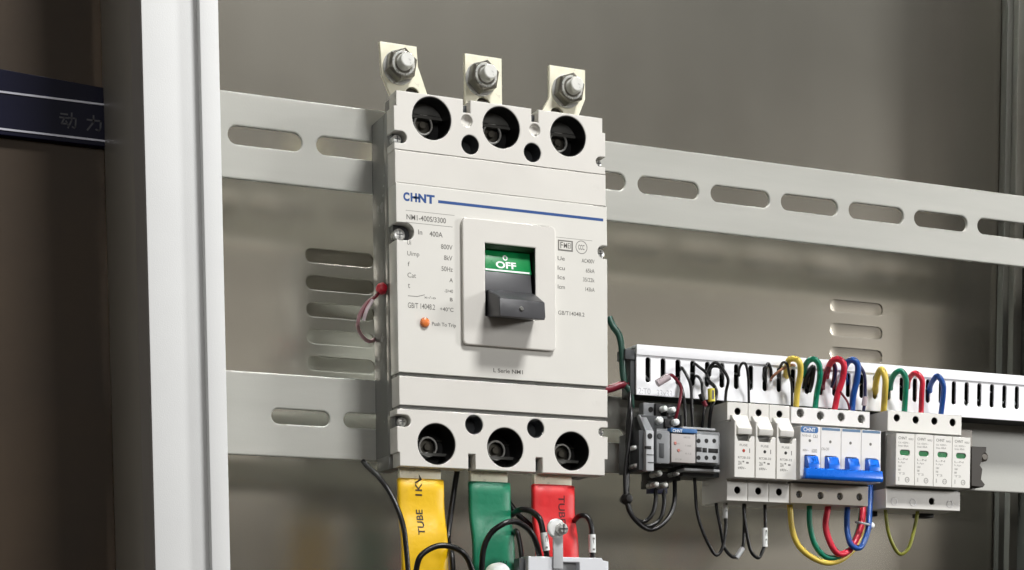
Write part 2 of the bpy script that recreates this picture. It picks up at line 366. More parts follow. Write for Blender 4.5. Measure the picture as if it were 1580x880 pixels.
lh = [circ(26.2, 89.9, 13.2, 48), circ(74.9, 89.9, 13.0, 48), circ(123.7, 90.0, 12.8, 48), circ(52.7, 103.6, 6.3), circ(97.0, 103.6, 6.2)]
MB().plate(lo, lh, F+.4, -33, .45).build('lower_terminal_cover', m_cover, bk)
# bezel plate round the handle
MB().plate(bez, [[(60, 173), (95.7, 173), (95.7, 219.2), (60, 219.2)]], F-3.4, F-.25, .7).build('handle_bezel', m_cover, bk)
# window: lip, green OFF flag, sloping shutter, lever
MB().box(59.0, 60.1, -50.1, -34, 172.4, 219.8).box(95.5, 96.6, -50.1, -34, 172.4, 219.8).box(60.1, 95.5, -50, -34, 172.2, 173.6).build('window_frame', m_black, bk)
MB().hull([(60.1, -49.6, 219.3), (95.4, -49.6, 219.3), (60.1, -46, 217.0), (95.4, -46, 217.0), (60.1, -40, 219.3), (95.4, -40, 219.3), (60.1, -40, 217.0), (95.4, -40, 217.0)]).build('window_lip', m_dkgreen, bk)
fl = MB().hull([(60.4, -43.0, 218.9), (94.6, -43.0, 218.9), (60.4, -46.9, 202.6), (94.6, -46.9, 202.6), (60.4, -36, 218.9), (94.6, -36, 218.9), (60.4, -36, 202.6), (94.6, -36, 202.6)], .25).build('off_flag', m_green, bk)
def slope_y(z, z0=218.9, y0=-43.0, z1=202.6, y1=-46.9): return y0+(z-z0)/(z1-z0)*(y1-y0)
tx = MB()
tb = MB().text('OFF', 69.5, 84.0, 205.2, 209.8, 0, .03)
tb.rev(76.6, 212.4, [(-.06, 1.0), (-.06, 1.8), (.05, 1.8), (.05, 1.0), (-.06, 1.0)], 24)
tb.box(61, 93.2, -.06, .05, 203.0, 204.1)  # white bar is a gleam painted along the foot of the flag
for v in tb.bm.verts: v.co.y += slope_y(v.co.z)
tb.build('off_lettering_gleam', m_white, fl)
MB().hull([(60.5, -47.2, 202.3), (93.8, -47.2, 202.3), (60.5, -49.4, 189), (93.8, -49.4, 189), (60.5, -38, 202.3), (93.8, -38, 202.3), (60.5, -38, 178), (93.8, -38, 178)], .4).build('shutter', m_handle, bk)
lv = MB()
lv.hull([(61.2, -50.0, 190), (94.6, -50.0, 190), (61.2, -44, 190), (94.6, -44, 190), (61.4, -44, 173.6), (94.6, -44, 173.6), (61.4, -52.6, 173.2), (94.6, -52.6, 173.2),
         (61.0, -70.4, 180.8), (93.2, -70.4, 180.2), (61.0, -71.4, 168.8), (93.4, -71.4, 168.8), (61.4, -56, 187.6), (94.4, -56, 187.4)], .9, 3)
lev = lv.build('toggle_lever', m_handle, bk)
MB().rev(76.2, 174.6, [(-71.9, 0), (-71.9, 1.0), (-71.3, 1.5), (-70, 1.5)], 20).build('lever_dimple', m_midgrey, lev)
# terminal wells, lined black for the shade in the holes, bolts seen inside
def well(x, z, r, name='terminal_well'):
    w = MB().rev(x, z, [(F+.9, r), (F+.9, r-.35), (-24.5, r-.35), (-24.5, 0)], 48).build(name, m_well, bk)
    return w
def hexnut(b, x, z, y0, y1, r, rot=0, ch=.8):
    n = 6
    pts = []
    for i in range(n):
        a = math.radians(60*i+rot)
        pts += [(x+r*math.cos(a), y1, z+r*math.sin(a)), (x+r*math.cos(a), y0+ch, z+r*math.sin(a)), (x+(r-ch*1.3)*math.cos(a), y0, z+(r-ch*1.3)*math.sin(a))]
    return b.hull(pts, .12)
# rear housing needs real recesses: the wells sit in front of it, so the housing front is cut back behind the covers
for (x, z, r) in [(25.4, 294.3, 13.4), (73.8, 294.3, 13.2), (121.9, 294.4, 13.0), (26.2, 89.9, 13.2), (74.9, 89.9, 13.0), (123.7, 90.0, 12.8)]:
    w = well(x, z, r)
    b = MB().rev(x-.5, z, [(-31.5, 0), (-31.5, 2.1), (-30.5, 2.4), (-28.2, 2.4), (-28.0, 5.6), (-27.6, 6.0)], 24)
    bo = b.build('terminal_bolt', m_steeldk, w)
    MB().rev(x-.5, z, [(-32.0, 5.3), (-32.6, 5.6), (-32.6, 6.4), (-32.0, 6.8), (-25, 6.9)], 36).build('washer', m_steel, bo)
    MB().box(x-12, x+12, -26.2, -25.0, z+4.6, z+5.4, .2).build('clamp_edge', m_steeldk, w)
for (x, z) in [(51.8, 281), (95.9, 281), (52.7, 103.6), (97.0, 103.6)]:
    MB().rev(x, z, [(F+.9, 6.15), (F+.9, 5.9), (-34, 5.6), (-34, 0)], 32).build('mounting_hole', m_ctgrey, bk)
for (x, z) in [(49.6, 295.6), (97.7, 295.6)]:
    MB().rev(x, z, [(F+.7, 3.95), (F+1.6, 3.7), (F+3.0, 2.6), (F+3.5, 0)], 28).build('pressed_dimple', m_cover, bk)
for a_ in ((46.6, 52.6, -40, -33.4, 301, 307), (94.9, 100.8, -40, -33.4, 301, 307), (47, 54.4, -38, -33.4, 77, 84), (95.8, 102.9, -38, -33.4, 77, 84)): MB().box(*a_).build('slot_backing', m_ctgrey, bk)
def screw(x, z, y, r, par, m=m_steel):
    b = MB().rev(x, z, [(y-1.4, 0), (y-1.4, r*.45), (y-.9, r*.86), (y, r), (y+5, r)], 24)
    s_ = b.build('screw', m, par)
    MB().box(x-r*.6, x+r*.6, y-1.5, y-1.1, z-.28, z+.28).box(x-.28, x+.28, y-1.52, y-1.1, z-r*.6, z+r*.6).build('screw_slot', m_ctgrey, s_)
for (x, z, r) in [(3.2, 280.0, 3.0), (146.2, 280.4, 2.6), (4.0, 221, 4.0), (147.4, 222, 3.4), (4.4, 103.4, 3.0), (147.4, 103.6, 2.4)]:
    screw(x, z, -41.5, r, bk)
for (xa_, za_, xb_, zb_) in ((.8, 216, 12, 228), (140, 217, 149, 227), (.8, 276, 9, 285), (141, 277, 148.6, 285), (.6, 99, 9, 108), (143, 100, 149.6, 108)): MB().box(xa_, xb_, -39, -33.2, za_, zb_).build('screw_recess', m_ctgrey, bk)
# printing
pf = F-.3
b = MB().text('C', 5.0, 9.2, 240.9, 246.4, pf, .05).text('H', 9.9, 14.3, 240.9, 246.4, pf, .05).text('N', 15.2, 20.6, 240.9, 246.4, pf, .05).text('T', 20.8, 26.4, 240.9, 246.4, pf, .05)
b.box(12, 16, pf-.06, pf+.05, 243.0, 244.4)
b.build('brand_lettering', m_blue, bk)
MB().box(28.8, 147.2, pf-.07, pf+.05, 241.9, 243.7).build('blue_stripe', m_blue, bk)
t = MB()
t.text('NM1-400S/3300', 7, 34, 229.6, 232.9, pf, .012)
t.box(6.5, 40, pf-.05, pf+.05, 235.1, 235.3).box(6.5, 38.6, pf-.05, pf+.05, 227.7, 227.95)
t.text('In', 14.8, 17.6, 221.0, 224.0, pf, .012); t.text('400A', 22.6, 31.6, 220.6, 223.8, pf, .012)
t.text('Ui', 7.2, 9.8, 214.0, 216.8, pf); t.text('800V', 30.4, 38.4, 213.4, 216.4, pf, .006)
t.text('Uimp', 7.2, 15.4, 206.4, 210.0, pf); t.text('8kV', 32.4, 38.2, 206.6, 209.6, pf, .006)
t.text('f', 7.4, 8.8, 200.6, 203.4, pf); t.text('50Hz', 30.6, 38.4, 199.6, 202.6, pf, .006)
t.text('Cat', 7.2, 13.0, 193.6, 196.6, pf); t.text('A', 36.0, 38.4, 193.0, 195.6, pf, .012)
t.text('t', 7.4, 8.8, 187, 189.8, pf); t.text('-5/+40', 32.6, 38.4, 186.2, 188.4, pf, .006)
t.box(7.3, 14, pf-.05, pf+.05, 181.9, 182.3).hull([(14, pf-.05, 182), (14, pf+.05, 182), (18.8, pf-.05, 183.8), (18.8, pf+.05, 183.8), (14, pf-.05, 182.4), (14, pf+.05, 182.4), (18.8, pf-.05, 183.4), (18.8, pf+.05, 183.4)])
t.text('x-/-o', 18.4, 26.4, 181.4, 183.0, pf, .01)
t.text('B', 36.2, 38.2, 181.0, 183.2, pf, .02)
t.text('GB/T 14048.2', 7.2, 25.8, 174.6, 178.0, pf, .004); t.text('+40\u00b0C', 29.2, 38.6, 174.4, 177.0, pf, .004)
t.text('Push To Trip', 23.6, 40.2, 164.0, 167.0, pf, .01)
# right column
t.box(112.4, 139, pf-.05, pf+.05, 228.4, 228.6)
t.box(113.6, 114.6, pf-.05, pf+.05, 220, 227).box(114.6, 124.6, pf-.05, pf+.05, 226.2, 227).box(114.6, 124.6, pf-.05, pf+.05, 220, 221).box(123.6, 124.6, pf-.05, pf+.05, 221, 226.2)
t.text('F', 115.4, 117.4, 221.6, 225.8, pf, .01).text('MEI', 118, 123.2, 222.0, 225.4, pf, .004)
t.rev(131, 223.6, [(pf-.06, 3.9), (pf-.06, 4.3), (pf+.05, 4.3), (pf+.05, 3.9), (pf-.06, 3.9)], 36)
t.text('CCC', 128.6, 133.2, 222.0, 225.2, pf, .012)
for lab, val, zz, w in (('Ue', 'AC400V', 214.8, 9.5), ('Icu', '65kA', 208.6, 6.4), ('Ics', '35/22k', 202.6, 8.6), ('Icm', '143kA', 196.4, 6.8)):
    t.text(lab, 113.4, 118.6, zz-1.0, zz+1.6, pf, .006); t.text(val, 140.6-w, 140.6, zz-1.0, zz+1.6, pf, .006)
t.text('GB/T14048.2', 113.6, 133, 178.6, 181.2, pf, .006)
t.text('L Serie NM1', 66.4, 87.6, 138.0, 140.6, pf, .014)
t.build('printed_lettering', m_ink, bk)
# faint embossed marks on the bands
MB().text('ON', 139, 145, 262, 265.6, F+.15, 0).text('CN', 139, 145, 121, 124, F, 0).build('embossed_mark', m_label, bk)
MB().rev(18.6, 166.2, [(pf-2.6, 0), (pf-2.5, 1.5), (pf-2.0, 2.6), (pf-1, 3.1), (pf+.2, 3.2)], 28).build('trip_button', m_orange, bk)
# ================================================================== top terminal plates
def terminal_plate(poly, bx, hx, label):
    t_ = thing('terminal_plate', (bx, -20, 310), label, 'terminal plate', 'pale brass terminal plates on top of the breaker')
    MB().plate(poly, [circ(bx, 332, 4.6, 24), circ(hx, 316.2, 5.0, 28)], -20, -17, .35).build('plate', m_nickel, t_)
    MB().rev(bx, 332, [(-21.2, 5.4), (-21.4, 10.2), (-21.0, 10.8), (-20.02, 10.8)], 36).build('washer', m_steel, t_)
    n_ = hexnut(MB(), bx, 332, -29.6, -21.5, 10.4, 20, 1.3).build('nut', m_steeldk, t_)
    MB().rev(bx, 332, [(-29.5, 6.2), (-30.1, 6.4), (-30.1, 7.4), (-29.5, 7.8), (-29.2, 7.8)], 40).build('nut_collar', m_steel, n_)
    th = [(-37.6, 0), (-37.6, 4.0), (-37.2, 4.6), (-36.2, 5.0)]
    y = -36
    while y < -29.5: th += [(y, 5.0), (y+.55, 4.45), (y+1.1, 5.0)]; y += 1.1
    th += [(-16, 4.5), (-15.5, 0)]
    MB().rev(bx, 332, th, 32).build('bolt', m_stud, t_)
    MB().box(hx-6, hx+6, -16.9, -12, 307, 322, .3).build('backing_block', m_din, t_)
    return t_
terminal_plate([(.4, 347), (25.8, 347), (26.6, 334.5), (33.6, 316), (34, 300), (12, 300), (10, 309), (1.7, 326.5)], 13.0, 22.4, 'left pale brass terminal plate, cranked to the left, with bolt and nut')
terminal_plate([(59.6, 347.4), (86, 347.4), (86.2, 300), (59.8, 300)], 70.6, 72.6, 'middle straight pale brass terminal plate with bolt and nut')
terminal_plate([(121, 348), (147.6, 348), (147.6, 329), (138.5, 308), (138, 300), (112, 300), (112.6, 313), (121, 327)], 133.2, 126.4, 'right pale brass terminal plate, cranked to the right, with bolt and nut')
# ================================================================== heat-shrink busbars below
def busbar(x0, x1, ms, mt, word, label, col, wrot, wx, wz):
    BD = -17.0                                   # the bars leave just behind the front cover
    sh = .40+.0005*x0; x0 += BD*sh; x1 += BD*sh; wx += BD*sh
    b_ = thing('busbar', ((x0+x1)/2, -18, 70), label, 'busbar', 'busbars in coloured heat shrink under the breaker')
    tin = MB().box(x0+1.6, x1-1.6, -21+BD, -17+BD, 60, 74.6, .4)
    for sx in (x0+3.2, x0+6): tin.box(sx, sx+.5, -21.15+BD, -20.9+BD, 62, 74)
    tin.build('bare_end', m_nickel, b_)
    # sleeve: joggled forward as it drops
    prof = [(70.4, -22), (69.8, -22.9), (62, -23.3), (56, -23.2), (51, -23.6), (46, -25.2), (41, -28.4), (36, -31.6), (31, -33.8), (25, -34.8), (5, -35.2), (-60, -35.6)]
    prof = [(z-2.2, (y+BD if y > -24 else -23.6+(y+23.6)*.5+BD)) for z, y in prof]
    bm = bmesh.new(); rows = []
    for z, y in prof:
        w0, w1, th = x0, x1, 6.0
        if z > 67.8: w0 += .6; w1 -= .6; th = 4
        wob = .35*math.sin(z*.35+x0)
        rows.append([bm.verts.new(v) for v in ((w0+wob*.3, y+th*.5, z), (w0+wob*.3, y+1.0, z), (w0+1.2+wob*.3, y+.1, z), ((w0*3+w1)/4, y-.35, z), ((w0+w1)/2, y-.15, z), ((w0+3*w1)/4, y-.4, z), (w1-1.2, y+.1, z), (w1, y+1.0, z), (w1, y+th*.5, z), (w1-.8, y+th, z), (w0+.8, y+th, z))])
    n = len(rows[0])
    for A, B in zip(rows[:-1], rows[1:]):
        for i in range(n): bm.faces.new((A[i], A[(i+1) % n], B[(i+1) % n], B[i]))
    bm.faces.new(rows[0]); bm.faces.new(rows[-1][::-1])
    bmesh.ops.recalc_face_normals(bm, faces=bm.faces[:])
    bmesh.ops.subdivide_edges(bm, edges=bm.edges[:], cuts=1, smooth=1.0) if False else None
    q_ = MB(); q_.bm.free(); q_.bm = bm
    sl = q_.build('heat_shrink_sleeve', ms, b_, smooth=60)
    tx_ = MB()
    for (wd, wz0, wz1) in word:
        tx_.text(wd, wx, wx+4.6, wz0, wz1, 0, .012, wrot)
    def yy(z):
        for (za, ya), (zb, yb) in zip(prof[:-1], prof[1:]):
            if zb <= z <= za: return ya+(z-za)/(zb-za)*(yb-ya)
        return prof[-1][1]
    for v in tx_.bm.verts: v.co.y += yy(v.co.z)-.42
    tx_.build('sleeve_lettering', mt, sl)
    return b_
busbar(9.0, 40.8, m_yel, m_sleeveink, [('TUBE', 31.5, 48), ('1KV', 57, 70)], 'yellow heat shrink busbar under the left pole of the breaker', 'y', 90, 20.2, 0)
busbar(59.6, 89.0, m_grn, M('dark green sleeve print', (4, 52, 40), .6), [('TUBE', 4, 16)], 'green heat shrink busbar under the middle pole of the breaker', 'g', 90, 78, 0)
busbar(105.9, 136.8, m_red, M('dark red sleeve print', (84, 8, 14), .6), [('TUBE', 42, 61)], 'red heat shrink busbar under the right pole of the breaker', 'r', -90, 124, 0)
# ================================================================== white slotted wiring duct
DY = -26.0
dx0, dz1 = P(982, 533, DY); _, dz0 = P(981, 609, DY); sx0, sz0 = P(1000, 590.5, DY); _, sz1 = P(1000, 551.5, DY)
sxe, _ = P(1569, 614, DY); dp = (sxe-sx0)/27
du = thing('wiring_duct', (dx0, DY, dz0), 'white slotted plastic wiring duct running right from the breaker above the small modules', 'wiring duct')
MB().plate([(dx0, dz0), (590, dz0), (590, dz1), (dx0, dz1)], [rrect(sx0-1.95+dp*i, sx0+1.95+dp*i, sz0, sz1, 1.9, 5) for i in range(0, 34)], DY, DY+1.6, .3).build('slotted_wall', m_duct, du)
MB().box(dx0-.3, 590, DY-1.2, DY+.4, dz1-6.4, dz1+.6, .4).box(dx0-.3, 590, DY+.5, -2, dz1-1.2, dz1+.4, .3).build('lid', m_duct, du)
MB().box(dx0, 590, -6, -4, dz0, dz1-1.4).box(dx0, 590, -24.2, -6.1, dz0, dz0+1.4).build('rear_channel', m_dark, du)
for i in range(34):
    if random.random() < .85:
        zz = random.uniform(sz0+4, sz1-4); x_ = sx0+dp*i
        g = MB(); g.tube([(x_-5, -18, zz+random.uniform(-3, 3)), (x_, -21, zz), (x_+5, -18, zz+random.uniform(-3, 3))], random.uniform(.5, .9), 4, 8).build('cable_inside', m_lgrey, du)
ex = P(986, 603, DY)
MB().text('2:T0', ex[0]-.5, ex[0]+9, ex[1]-2, ex[1]+2, DY, 0).text('33x33', ex[0]+14, ex[0]+26, ex[1]-3, ex[1]+1.6, DY, 0).build('embossed_mark', M('faint grey moulding', (206, 207, 212), .5), du)
c0 = P(972, 545, DY)
MB().box(c0[0]-3, dx0-.4, DY+1, DY+14, c0[1]-4, c0[1]+3, .6).box(dx0-3.6, dx0-.35, DY+2, DY+14, dz0, dz1-6, .4).build('end_clip', m_ctgrey, du)
# ================================================================== DIN rail with notched end clip
X = lambda px, py, Y: at(px, py, Y).x
Z = lambda px, py, Y: at(px, py, Y).z
dz_a = Z(1375, 645, -9); dz_b = Z(1375, 757, -9)
din = thing('din_rail', (300, -9, 100), 'dark grey DIN rail carrying the fuse holders, small breaker and surge protector', 'rail')
dl, dr = X(1097, 700, -9), X(1500, 700, -9)
MB().box(dl, dr, -9, -6, 84.2, 128, .4).box(dl, dr, -6, -.4, 96, 116).build('rail_strip', m_din, din)
MB().box(X(1362, 700, -12), X(1383, 700, -12), -13.5, -9.2, 84.6, 126, .4).build('spacer', m_din, din)
ec = [(X(1499, 690, -12), Z(1499, 689, -12)), (X(1522, 690, -12), Z(1522, 690, -12)), (X(1522, 697, -12), Z(1522, 697, -12)), (X(1516, 702, -12), Z(1516, 702, -12)), (X(1515, 712, -12), Z(1515, 712, -12)),
      (X(1512, 718, -12), Z(1512, 718, -12)), (X(1516, 724, -12), Z(1516, 724, -12)), (X(1514, 740, -12), Z(1514, 740, -12)), (X(1520, 748, -12), Z(1520, 748, -12)), (X(1517, 752, -12), Z(1517, 752, -12)), (X(1499, 750, -12), Z(1499, 750, -12))]
MB().plate(ec, [], -12, -.5, .3).build('end_clip', m_clip, din, label='dark brown notched end clip')
MB().rev(X(1520, 705, -12), Z(1520, 705, -12), [(-12, 0), (-12, 2.2), (-11, 3.6), (-1, 3.6)], 20).build('clip_screw', m_din, din)
# ================================================================== generic module with three depth steps
FY, BY = -55.0, -45.0
# fuse holders
def fuse_holder(x, label, dot, first=None):
    w = 17.0
    t_ = thing('fuse_holder', (x+w/2, -9.5, 62), label, 'fuse holder', 'cream fuse holders')
    g_ = .12
    # upper terminal block, lower terminal block
    hx = x+8.6
    MB().plate([(x+g_, 117.4), (x+w-g_, 117.4), (x+w-g_, 129.9), (x+g_, 129.9)], [circ(hx, 123.7, 2.45, 24)], BY, -10, .35).build('upper_terminal_block', m_module, t_)
    MB().plate([(x+g_, 62), (x+w-g_, 62), (x+w-g_, 75.4), (x+g_, 75.4)], [circ(hx, 69.5, 2.45, 24)], BY, -10, .35).build('lower_terminal_block', m_module, t_)
    for zh in (123.7, 69.5): MB().rev(hx, zh, [(BY+.6, 2.5), (BY+.6, 2.35), (-36, 2.3), (-36, 0)], 24).build('terminal_hole', m_well, t_)
    MB().box(x+g_+.3, x+w-g_-.3, BY+2, -10, 75.5, 117.3).build('core', m_module, t_)
    # main body with shoulders
    MB().plate([(x+.2, 77), (x+16.4, 77), (x+16.4, 105.6), (x+13.6, 105.6), (x+12.2, 102.0), (x+3.2, 102.0), (x+1.6, 105.6), (x+1.6, 115.8), (x+.2, 115.8)], [], FY, BY+1.9, .35).build('body', m_module, t_)
    MB().box(x+1.7, x+14.4, FY+4, BY+1.8, 101, 107).build('handle_recess', m_midgrey, t_)
    MB().hull([(x+2.4, FY-.6, 106.6), (x+13.6, FY-.6, 106.6), (x+2.4, FY-1.4, 110.5), (x+13.8, FY-1.4, 110.5), (x+2.4, BY-1.2, 121), (x+15.6, BY-1.2, 121), (x+2.4, BY+1, 121), (x+15.6, BY+1, 121), (x+2.4, FY+5, 106.6), (x+13.6, FY+5, 106.6)], .5).build('pull_handle', m_module, t_)
    m_ = M('red lamp lens', (176, 52, 36), .3) if dot == 'r' else m_black
    MB().rev(x+7.6, 95.4, [(FY-.3, 0), (FY-.25, 1.0), (FY+.2, 1.25)], 16).build('indicator', m_, t_)
    q_ = MB().text('FUSE', x+4.4, x+10.6, 98.4, 99.9, FY, 0)
    q_.text('RT28-32', x+3.0, x+12.8, 89.9, 91.4, FY, .004).text('20A', x+3.0, x+6, 85.6, 88.2, FY, 0).text('690V~', x+3.0, x+9.4, 82.6, 84.4, FY, .004)
    q_.box(x+6.6, x+8.0, FY-.05, FY+.05, 87.4, 88.4).box(x+9.6, x+11.6, FY-.05, FY+.05, 86.6, 87.8).text('I', x+12.0, x+12.6, 94, 97, FY, 0)
    q_.build('printed_lettering', m_ink, t_)
    return t_
fuse_holder(244.6, 'leftmost cream fuse holder, the one with a red indicator dot', 'r')
fuse_holder(261.7, 'middle cream fuse holder of the three beside the blue handled breaker', 'b')
fuse_holder(278.8, 'right cream fuse holder touching the blue handled four pole breaker', 'b')
# four pole miniature breaker
mc = thing('miniature_circuit_breaker', (330, -9.5, 62), 'white four pole miniature breaker with one wide bright blue handle', 'circuit breaker')
mx0, mp = 297.0, 16.75
MB().plate([(mx0, 118.0), (363.8, 118.0), (363.8, 129.6), (mx0, 129.6)], [circ(X(px, py, BY), Z(px, py, BY)+.2, 3.0, 24) for px, py in ((1235, 638), (1266, 642), (1298, 644), (1329, 647))], BY, -10, .35).build('upper_terminal_block', m_module2, mc)
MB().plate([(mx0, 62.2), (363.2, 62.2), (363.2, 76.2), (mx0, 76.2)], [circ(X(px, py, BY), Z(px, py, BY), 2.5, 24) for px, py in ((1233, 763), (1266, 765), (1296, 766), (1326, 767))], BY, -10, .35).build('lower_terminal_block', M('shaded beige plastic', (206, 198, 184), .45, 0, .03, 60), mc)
for px, py in ((1235, 638), (1266, 642), (1298, 644), (1329, 647), (1233, 763), (1266, 765), (1296, 766), (1326, 767)):
    xx, zz = X(px, py, BY), Z(px, py, BY)+(.2 if py < 700 else 0)
    s_ = MB().rev(xx, zz, [(-43.2, 0), (-43.2, 1.6), (-42.6, 2.3), (-38, 2.9)], 20).build('terminal_screw', m_steeldk, mc)
    MB().box(xx-1.5, xx+1.5, -43.5, -43.0, zz-.35, zz+.35).box(xx-.35, xx+.35, -43.55, -43.0, zz-1.5, zz+1.5).build('screw_slot', m_black, s_)
MFY = -57.0
MB().box(mx0+.4, 363, BY+2, -10, 76.3, 117.9).build('core', m_midgrey, mc)
for k in range(4):
    x = 297.0+17.1*k
    MB().plate([(x+.15, 77.6), (x+16.95, 77.6), (x+16.95, 114.6), (x+.15, 114.6)], [rrect(x+3.6, x+13.6, 78.2, 94.6, 1.2)], MFY, BY+1.9, .35).build('pole_face', m_module2, mc)
    MB().box(x+3.0, x+14.2, MFY+4, BY+1.8, 78, 95.4).build('handle_slot', m_lgrey, mc)
    MB().rev(x+8.0, 104.6, [(MFY-.12, 0), (MFY-.12, 1.0), (MFY+.1, 1.1)], 12).build('status_dot', m_ink, mc)
    MB().hull([(x+3.7, MFY-3.2, 93.6), (x+12.9, MFY-3.2, 93.6), (x+3.7, MFY-5.4, 88), (x+12.9, MFY-5.4, 88), (x+3.7, MFY+4, 94.4), (x+12.9, MFY+4, 94.4), (x+3.7, MFY+4, 80), (x+12.9, MFY+4, 80), (x+3.7, MFY-5.6, 81), (x+12.9, MFY-5.6, 81)], .6).build('toggle', m_toggle, mc)
MB().hull([(297.6, MFY-6.4, 84.8), (362.6, MFY-6.4, 84.8), (297.2, MFY-7.2, 79.4), (363.0, MFY-7.2, 79.4), (297.2, MFY-4, 85.6), (363.0, MFY-4, 85.6), (297.2, MFY-3, 77.6), (363.0, MFY-3, 77.6), (297.2, MFY-6, 77.2), (363.0, MFY-6, 77.2)], .8, 3).build('handle_bar', m_toggle, mc)
MB().plate(rrect(297.4, 311.8, 110.0, 114.4, 1.6), [], MFY-.12, MFY+.05).build('brand_tab', m_hdr, mc)
MB().box(315, 330.2, MFY-.1, MFY+.05, 112.4, 114.2).box(332.2, 347.4, MFY-.1, MFY+.05, 112.4, 114.2).box(349.2, 364.4, MFY-.1, MFY+.05, 112.4, 114.2).build('blue_line', m_hdr2, mc)
MB().text('CHNT', 299.6, 309.4, 110.8, 113.6, MFY-.13, .014).build('brand_lettering', m_white, mc)
MB().text('NXB-63', 298.6, 305.8, 107.2, 108.8, MFY, 0).text('C63', 307.6, 311.4, 106.6, 109, MFY, .01).text('400V~', 299, 304, 97.0, 98.6, MFY, 0).text('6000', 306.6, 311, 96.4, 99.0, MFY, 0).text('ON-OFF', 314.8, 321.2, 98.4, 100.4, MFY, 0).build('printed_lettering', m_inklt, mc)
# surge protector
sp = thing('surge_protector', (412, -9.5, 62), 'white four pole surge protector with four dark green indicator windows', 'surge protector')
MB().plate([(379.4, 117), (445.4, 117), (445.4, 131.6), (379.4, 131.6)], [circ(X(px, py, BY), Z(px, py, BY), 2.7, 24) for px, py in ((1384, 645), (1413, 648), (1442, 650), (1470, 652))], BY, -10, .35).build('upper_terminal_block', m_module, sp)
MB().plate([(378.6, 61.6), (445.2, 61.6), (445.2, 75.6), (378.6, 75.6)], [circ(419.4, 67.8, 2.5, 24)], BY, -10, .35).build('lower_terminal_block', m_module, sp)
hh = MB()
for px, py in ((1384, 645), (1413, 648), (1442, 650), (1470, 652), (1437, 774)):
    xx, zz = X(px, py, BY), Z(px, py, BY)
    MB().rev(xx, zz, [(BY+.6, 2.65), (BY+.6, 2.5), (-36, 2.4), (-36, 0)], 24).build('terminal_hole', m_well, sp)
MB().box(379.2, 445, BY+2, -10, 75.7, 116.9).build('core', m_midgrey, sp)
for k in range(4):
    x = 379.7+16.65*k
    ca = MB().plate([(x+.12, 77.2), (x+16.5, 77.2), (x+16.5, 114.2), (x+.12, 114.2)], [rrect(x+3.6, x+12.4, 98.6, 102.4, 1.8)], FY, BY+1.9, .35).build('plug_in_cartridge', m_module, sp)
    MB().box(x+3, x+13, FY+.7, FY+3, 98, 103).build('indicator_window', m_win, ca)
    MB().text('CHNT', x+2.2, x+9.6, 109.8, 111.8, FY, .006).text('NXU', x+11.2, x+15.2, 109.6, 111.0, FY, 0).build('brand_lettering', m_ink, ca)
    q_ = MB().text('Uc 420V~', x+2.2, x+12, 106.8, 108.2, FY, 0).text('Imax 40kA', x+2.2, x+11, 104.6, 106, FY, 0)
    for j, s_ in enumerate(('L-N', 'Up', '2.0kV', 'IEC 61643', 'T2')): q_.text(s_, x+2.2, x+4.2+2*len(s_) % 9, 95.2-2.6*j, 96.6-2.6*j, FY, 0)
    q_.rev(x+10.2, 81.2, [(FY-.06, 1.5), (FY-.06, 2.0), (FY+.05, 2.0), (FY+.05, 1.5), (FY-.06, 1.5)], 16).text('CE', x+9.0, x+11.4, 80.6, 81.8, FY, .01).text('II', x+2.4, x+3.2, 80, 83, FY, 0)
    q_.build('printed_lettering', m_inklt, ca)
for k in range(4):
    if k != 2: MB().rev(386+16.6*k, 66.4, [(BY-.12, 2.0), (BY-.25, 2.4), (BY-.12, 2.9)], 20).build('knockout_ring', m_module2, sp)
# ================================================================== contactor and overload relay
ct = thing('contactor', (at(1000, 680, -30)), 'small dark grey contactor with white screw heads beside the large breaker, below the duct end', 'contactor')
def pbox(b, px0, py0, px1, py1, Y0, Y1, bev=.4):
    """box whose front face spans the given photo corners at depth Y0"""
    a_ = at(px0, py0, Y0); c2 = at(px1, py1, Y0); zc = 0
    return b.box(min(a_.x, c2.x), max(a_.x, c2.x), Y0, Y1, min(a_.z, c2.z), max(a_.z, c2.z), bev)
pbox(pbox(MB(), 990, 640, 1040, 722, -34, -10, .8), 1000, 622, 1050, 664, -24, -10, .8).build('body', m_ctgrey, ct)
pbox(MB(), 993, 621, 1011, 643, -30, -23, .6).build('terminal_cap', m_grey, ct)
a_ = at(1004.5, 632, -30.5)
MB().rev(a_.x, a_.z, [(-30.3, 0), (-30.3, 1.8), (-29.5, 2.0)], 16).build('coil_hole', m_black, ct)
A1, A2, A3, A4 = at(986, 640, -32), at(996, 640, -32), at(1010, 668, -46), at(997, 668, -46)
MB().hull([tuple(v) for v in (A1, A2, A3, A4)]+[(v.x, v.y+5, v.z) for v in (A1, A2, A3, A4)], .5).build('sloping_bracket', m_grey, ct)
pbox(MB(), 997, 664, 1009, 727, -46, -40, .6).build('front_strip', m_lgrey, ct)
pbox(MB(), 986, 664, 996.4, 726, -42, -12, .6).build('side_cheek', m_ctgrey, ct)
a_ = at(1003, 673, -46.3); MB().rev(a_.x, a_.z, [(-46.3, 0), (-46.3, 1.9), (-45, 2.1)], 16).build('strip_hole', m_black, ct)
b = MB(); pbox(b, 996, 688, 1005, 693, -46.4, -45, .1); pbox(b, 998, 701, 1010, 702.5, -46.4, -45, .1); pbox(b, 1000, 713, 1010, 714.5, -46.4, -45, .1); b.build('strip_notch', m_black, ct)
